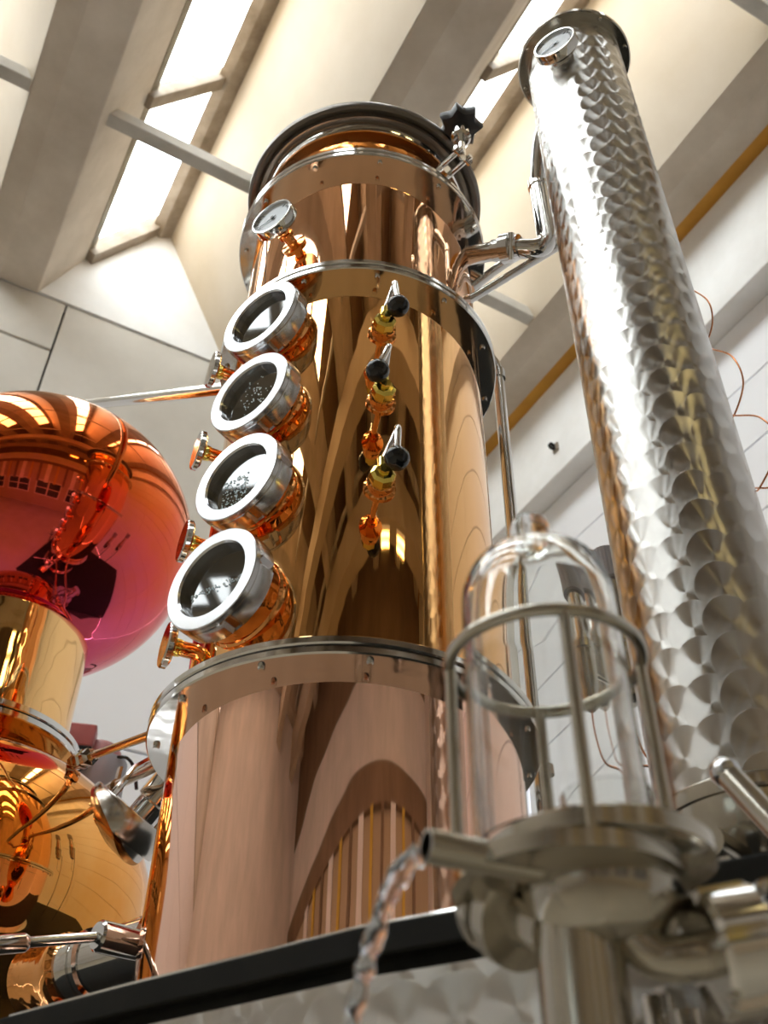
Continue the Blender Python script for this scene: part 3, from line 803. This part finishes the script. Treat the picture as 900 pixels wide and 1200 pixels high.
# two steam lines left of the column flange
a1, b1 = at_dist(88, 893, 1.95), at_dist(186, 858, 1.42)
st = thing('steam_pipe', a1, 'bronze-toned pipe with a hex union by the pot neck', 'pipe')
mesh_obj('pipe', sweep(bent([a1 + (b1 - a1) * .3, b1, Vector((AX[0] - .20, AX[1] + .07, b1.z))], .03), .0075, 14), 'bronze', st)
dd = (b1 - a1).normalized()
mesh_obj('hex_union', shift(lathe([(0, -.03), (.010, -.03), (.010, .0), (.017, .002), (.017, .028), (.012, .030), (.012, .05), (.019, .052), (.019, .082), (.013, .084), (.013, .10), (.017, .102), (.017, .13), (.008, .135), (.008, .20), (0, .20)], 6), frame_to(a1, dd)), 'steel', st, smooth=False)
a2, b2 = at_dist(112, 934, 2.12), at_dist(196, 890, 1.66)
st2 = thing('clamped_pipe', a2, 'bronze-toned pipe held by a bolted clip above the charging port', 'pipe')
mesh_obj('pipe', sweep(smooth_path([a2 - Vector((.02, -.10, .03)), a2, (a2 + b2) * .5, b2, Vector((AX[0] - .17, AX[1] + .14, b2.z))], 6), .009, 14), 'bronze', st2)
cm = a2 + (b2 - a2) * .32; dd2 = (b2 - a2).normalized()
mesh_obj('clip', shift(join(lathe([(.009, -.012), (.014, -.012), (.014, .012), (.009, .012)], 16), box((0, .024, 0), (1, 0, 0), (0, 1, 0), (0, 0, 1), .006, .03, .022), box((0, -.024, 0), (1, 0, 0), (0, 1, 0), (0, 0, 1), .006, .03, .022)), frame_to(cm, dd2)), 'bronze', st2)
# agitator motor behind the pot neck
mb = at_dist(112, 905, 2.75)
mo = thing('agitator_motor', mb - Z * .1, 'dull red geared motor with grey drum behind the pot neck', 'motor')
mesh_obj('drum', shift(lathe([(0, -.11), (.055, -.11), (.060, -.10), (.060, .06), (.05, .075), (0, .075)], 40), Matrix.Translation(mb)), 'red_paint', mo)
mesh_obj('end_bell', shift(lathe([(0, -.10), (.064, -.10), (.066, -.09), (.066, .0), (.064, .005), (0, .005)], 40), Matrix.Translation(mb + Vector((.02, -.012, .02)))), 'grey_plastic', mo)
bx_ = at_dist(96, 866, 2.70)
mesh_obj('terminal_box', box(bx_, (.97, .2, .0), (-.2, .97, 0), Z, .075, .06, .07), 'red_paint', mo, smooth=False, bevel=.006)
mesh_obj('gearbox', box(bx_ - Z * .065, (.97, .2, .0), (-.2, .97, 0), Z, .07, .07, .06), 'black_paint', mo, smooth=False, bevel=.004)
mesh_obj('mount_post', sweep([Vector((mb.x, mb.y, zz(DECK))), mb - Z * .10], .02, 14), 'steel_satin', mo)
mesh_obj('cable', sweep(smooth_path([at_dist(134, 888, 2.68), at_dist(148, 888, 2.68), at_dist(157, 900, 2.68), at_dist(160, 925, 2.68)], 6), .005, 8), 'black_plastic', mo)

# copper capillary looped beside the condenser
cp = []
loops = [((808, 338), (829, 352), (835, 375), (829, 399)), ((834, 409), (858, 418), (871, 448), (860, 487)), ((862, 487), (892, 490), (912, 520), (890, 572)), ((892, 572), (925, 575), (948, 612), (924, 668))]
dC = math.hypot(*SX)
for li, L4 in enumerate(loops):
    for i, (x, y) in enumerate(L4):
        cp.append(at_dist(x, y, dC + (.05, .02, .02, .05)[i]))
    nxt = loops[li + 1][0] if li + 1 < len(loops) else None
    if nxt: cp.append(at_dist((L4[-1][0] + nxt[0]) / 2 - 10, (L4[-1][1] + nxt[1]) / 2, dC + .115))
o = mesh_obj('capillary_tube', sweep(smooth_path(cp, 10), .0013, 8), 'copper_wire', origin=cp[0])
tag(o, 'thin copper capillary tube looping loosely beside the spot-grained condenser', 'wire')

# wall bracket on the concrete upstand
wb = Vector(room(.694 * H, .614 * H, .893 * H))
wbr = thing('wall_bracket', wb, 'small rusty eye bracket on the white concrete upstand', 'bracket')
mesh_obj('plate', box(wb - E_ * .005, D, Z, E_, .05, .06, .012), 'frame', wbr, smooth=False)
mesh_obj('eye', shift(lathe([(.014, -.008), (.026, -.008), (.026, .008), (.014, .008)], 18, True), frame_to(wb - E_ * .032, D)), 'black_paint', wbr)

# grey capped sensors behind the glass dome
for n, (px0, py0, pyb, d, lab) in enumerate(((683, 652, 842, 1.55, 'grey-capped sensor bottle with a cable, in front of its twin'), (709, 648, 800, 1.72, 'grey-capped sensor bottle standing half behind the condenser'))):
    t_ = at_dist(px0, py0, d); s = d / 1.55
    root = thing('sensor_bottle', (t_.x, t_.y, zz(DECK)), lab, 'sensor')
    T = Matrix.Translation(t_)
    def cap_mod(i, t, r): return r * (1 + .025 * math.cos(t * 24)) if i in (1, 2) else r
    mesh_obj('cap', shift(lathe([(0, 0), (.027 * s, -.003), (.029 * s, -.07 * s), (.0, -.07 * s)], 96, mod=cap_mod), T), 'grey_plastic', root, angle=60)
    mesh_obj('neck', shift(lathe([(0, -.068 * s), (.021 * s, -.068 * s), (.021 * s, -.11 * s), (.026 * s, -.15 * s), (.028 * s, -.20 * s), (0, -.20 * s)], 32), T), 'steel_tube', root)
    mesh_obj('collar', shift(lathe([(0, -.196 * s), (.033 * s, -.198 * s), (.034 * s, -.215 * s), (.031 * s, -.218 * s), (.031 * s, -.28 * s), (.024 * s, -.29 * s), (.024 * s, -.315 * s), (.010 * s, -.325 * s), (0, -.325 * s)], 36), T), 'steel_satin', root)
    mesh_obj('cable', sweep(smooth_path([t_ - Z * .32 * s, t_ - Z * .37 * s, t_ + Vector((.015, 0, -.42 * s)), t_ + Vector((.06, 0, -.43 * s)), t_ + Vector((.09, .02, -.44 * s))], 6), .0022, 8), 'copper_wire', root)
    mesh_obj('stand', sweep([Vector((t_.x + .09, t_.y + .03, zz(DECK))), Vector((t_.x + .09, t_.y + .03, t_.z - .25 * s)), Vector((t_.x, t_.y, t_.z - .25 * s))], .006, 10), 'steel_tube', root)

# ================================================================== SPIRIT PARROT IN FRONT
d0 = .55
paz_ = math.radians(11.4)
QX = (.1172, d0 * math.cos(paz_))      # cup and disc
QC = (.1002, d0 * math.cos(paz_))      # cage and dome, set a little to the side
WD = .2205
par = thing('spirit_safe', (QX[0], QX[1], 0), 'satin stainless spirit safe with spout, cup and cage of rods', 'spirit safe')
A = lambda prof, seg=72: around(lathe([(r, zz(w)) for r, w in prof], seg), QX)
mesh_obj('base_disc', A([(.0, WD - .006), (.059, WD - .006), (.0622, WD - .004), (.0622, WD + .005), (.060, WD + .007), (.0, WD + .007)], 96), 'steel_satin', par)
mesh_obj('bowl', A([(.041, WD - .004), (.0425, WD - .010), (.0425, WD - .020), (.040, WD - .030), (.034, WD - .039), (.026, WD - .044), (.018, WD - .046), (0, WD - .046)]), 'steel_satin', par)
STM = Matrix.Translation((-.015, 0, 0))
mesh_obj('stem', shift(A([(.0225, -.95), (.0225, WD - .036), (.0, WD - .034)]), STM), 'steel_satin', par)
mesh_obj('foot', shift(A([(.0, -CZ), (.09, -CZ), (.09, -CZ + .01), (.03, -CZ + .02), (.0245, -.94), (0, -.94)]), STM), 'steel_satin', par)
WR = .3455; RR = .0590
rp_ = [Vector((QC[0] + RR * math.cos(2 * PI * i / 96), QC[1] + RR * math.sin(2 * PI * i / 96), zz(WR))) for i in range(96)]
mesh_obj('cage_ring', sweep(rp_, .0040, 16, loop=True), 'steel_satin', par)
mesh_obj('cage_base', around(lathe([(.030, zz(WD - .016)), (.0625, zz(WD - .016)), (.0625, zz(WD - .0065)), (.030, zz(WD - .0065))], 72, True), QC), 'steel_satin', par)
# rods: near, left, far and right, as the ring is held
fr = math.atan2(-QC[1], -QC[0])
for a in (fr + .25, fr - PI / 2 + .12, fr + PI + .12, fr + PI / 2 + .12):
    c = Vector((QC[0] + RR * math.cos(a) * .985, QC[1] + RR * math.sin(a) * .985, 0))
    mesh_obj('cage_rod', sweep([c + Z * zz(WD - .008), c + Z * zz(WR)], .0036, 14), 'steel_satin', par)
# spout, hollow at its mouth
sm = at_dist(499, 991, .495); sb = at_dist(634, 1018, .525)
sdv = (sm - sb); sl = sdv.length
mesh_obj('spout', shift(lathe([(.0088, -.012), (.0088, sl), (.0070, sl), (.0066, sl - .03), (0, sl - .03)], 32), frame_to(sb, sdv)), 'steel_satin', par)
# clamped blank to the left behind the cup
cb_ = at_dist(612, 1068, .565); ce_ = at_dist(565, 1042, .59)
T = frame_to(cb_, ce_ - cb_)
mesh_obj('clamp_blank', shift(lathe([(0, -.03), (.015, -.03), (.017, -.008), (.030, -.006), (.0305, .004), (.024, .006), (.024, .012), (.029, .013), (.029, .022), (.020, .026), (0, .026)], 44), T), 'steel_satin', par)
# elbow to the right with its slotted nuts
e0 = at_dist(738, 1075, .545); e1 = at_dist(752, 1108, .545); e2 = at_dist(826, 1120, .545); e3 = at_dist(926, 1102, .56)
mesh_obj('elbow', sweep(smooth_path([e0 + Vector((-.006, 0, .012)), e0, at_dist(748, 1103, .545), at_dist(775, 1122, .545), e2, e3], 8), .0112, 24), 'steel_satin', par)
T = frame_to(e2, e3 - e2); eL = (e3 - e2).length
def slot(i, t, r):
    q = (t / (2 * PI) * 6) % 1
    return r - .004 if (q < .16 and r > .025) else r
for z0, z1, R_ in ((.0, .030, .031), (.036, .07, .030)):
    mesh_obj('slotted_nut', shift(lathe([(.011, z0), (R_ * .9, z0), (R_, z0 + .003), (R_, z1 - .003), (R_ * .9, z1), (.011, z1)], 72, mod=slot), T), 'steel', par, angle=25)
# feed pipes behind the stem
for px, d in ((768, .60), (800, .63)):
    c = at_dist(px, 1160, d)
    mesh_obj('feed_pipe', sweep([Vector((c.x, c.y, zz(-.9))), Vector((c.x, c.y, zz(.165)))], .0085, 16), 'steel_tube', par)
mesh_obj('feed_bridge', sweep([Vector((QX[0], QX[1], zz(-.9))), at_dist(768, 1160, .60).xy.to_3d() + Z * zz(-.9), at_dist(800, 1160, .63).xy.to_3d() + Z * zz(-.9)], .009, 12), 'steel_tube', par)

# glass dome standing on the disc, a knob on top
gd = thing('glass_dome', (QC[0], QC[1], zz(WD + .007)), 'clear blown glass bell dome with a round knob inside the cage', 'glass dome')
GR = .0493; W0 = WD + .0072
prof = [(GR, W0)] + [(GR, W0 + .15)]
wc = .391
outer = [(GR, W0), (GR, wc - .06)] + [(GR * math.cos(t) ** .75 if t < 1.55 else .0, wc + .043 * math.sin(t)) for t in [PI / 2 * i / 22 for i in range(0, 22)]]
inner = [(max(r - .0022, .0), w - .0026 if i > 0 else w) for i, (r, w) in enumerate(outer)]
outer[-1] = (.004, wc + .043); inner[-1] = (.0, wc + .040)
prof = outer + [(0, wc + .043)] + [(0, wc + .040)] + inner[:-1][::-1]
mesh_obj('bell', around(lathe([(r, zz(w)) for r, w in prof], 96, closed=True), QC), 'glass', gd, angle=70)
A2 = lambda prof, seg=72: around(lathe([(r, zz(w)) for r, w in prof], seg), QC)
mesh_obj('knob', A2([(0, wc + .0435), (.005, wc + .0435), (.0055, wc + .047), (.010, wc + .050), (.0138, wc + .057), (.0142, wc + .062), (.0125, wc + .069), (.007, wc + .0745), (0, wc + .076)], 40), 'glass', gd, angle=80)
# small glass cup inside the dome
gi = thing('glass_cup', (QX[0] + .012, QX[1], zz(WD + .0075)), 'small clear glass cup standing inside the glass dome', 'glass cup')
ci = lathe([(.022, 0), (.0265, .03), (.0255, .03), (.021, .002), (0, .002), (0, 0)], 48)
mesh_obj('cup', shift(ci, Matrix.Translation((QX[0] + .010, QX[1], zz(WD + .0076)))), 'glass', gi)

# stream of distillate
sp0 = [(492, 1002), (478, 1010), (462, 1035), (450, 1062), (441, 1090), (432, 1120), (424, 1150), (417, 1180), (410, 1220), (404, 1260)]
spp = smooth_path([at_dist(x, y, .495) for x, y in sp0], 10)
rnd = random.Random(8)
rads = []
for i in range(len(spp)):
    t = i / (len(spp) - 1)
    rads.append(.0056 * (1 - .35 * t) * (1 + .16 * math.sin(i * .37 + 2 * math.sin(i * .11)) + .05 * math.sin(i * .83)))
rads[0] = .003; rads[-1] = .001
o = mesh_obj('liquid_stream', sweep(spp, rads, 16), 'water', origin=spp[0], angle=180)
tag(o, 'clear stream of distillate pouring from the spout', 'liquid')

# lever handle at the right edge
ha, hb = at_dist(850, 905, .80), at_dist(930, 990, .78)
lv = thing('valve_lever', hb, 'satin steel lever with a bright rounded end beside the condenser foot', 'lever')
mesh_obj('arm', sweep([ha, hb], .0105, 20), 'steel_satin', lv)
mesh_obj('end_ball', shift(lathe([(0, -.0125), (.007, -.0105), (.0115, -.005), (.0125, 0), (.0115, .005), (.007, .0105), (0, .0125)], 28), Matrix.Translation(ha)), 'steel_face', lv, angle=80)
mesh_obj('spindle', sweep(bent([hb, hb + Vector((.02, .02, -.03)), Vector((hb.x + .03, hb.y + .12, zz(DECK) + .02)), Vector((hb.x + .03, hb.y + .12, zz(DECK)))], .02), .0105, 16), 'steel_satin', lv)

# ================================================================== LAMPS (seen in the copper)
for v, lab in ((.45, 'warm twin-tube strip lamp hung between the rear cross beams'), (1.25, 'warm twin-tube strip lamp hung beside the panelled wall')):
    p = Vector(room(-2.7, v, 3.9))
    lf = thing('strip_lamp', p, lab, 'lamp')
    mesh_obj('housing', box(p, E_, D, Z, .46, .16, .05), 'plaster', lf, smooth=False)
    for s in (-.05, .05):
        mesh_obj('tube', sweep([p - E_ * .2 + D * s - Z * .045, p + E_ * .2 + D * s - Z * .045], .016, 10), 'tube_lamp', lf)
    for s in (-.2, .2):
        mesh_obj('hanger', sweep([p + E_ * s + Z * .02, p + E_ * s + Z * (H - 3.9 + .12)], .004, 6), 'tie', lf)

# ------------------------------------------------------------------ parts that own sub-parts become meshes themselves
MAIN = {'sight_glass': 'union_nut', 'thermometer': 'bezel', 'sampling_valve': 'body', 'rear_port': 'cap', 'lid_clamp': 'fork', 'charging_port': 'collar', 'outlet_nozzle': 'coupling', 'neck_flange': 'disc', 'flange': 'upper_disc'}
for e in [o for o in bpy.data.objects if o.type == 'EMPTY' and o.parent is not None]:
    base = e.name.split('.')[0]
    kids = [k for k in bpy.data.objects if k.parent == e]
    main = next(k for k in kids if k.name.split('.')[0] == MAIN[base])
    top = e.parent; ew = world_loc(e)
    locs = {k.name: world_loc(k) for k in kids}
    mw = locs[main.name]
    kids_ = [(k, locs[k.name]) for k in kids if k is not main]
    bpy.data.objects.remove(e)
    main.parent = top; main.location = mw - world_loc(top); main.name = base
    for k, w in kids_:
        k.parent = main; k.location = w - mw
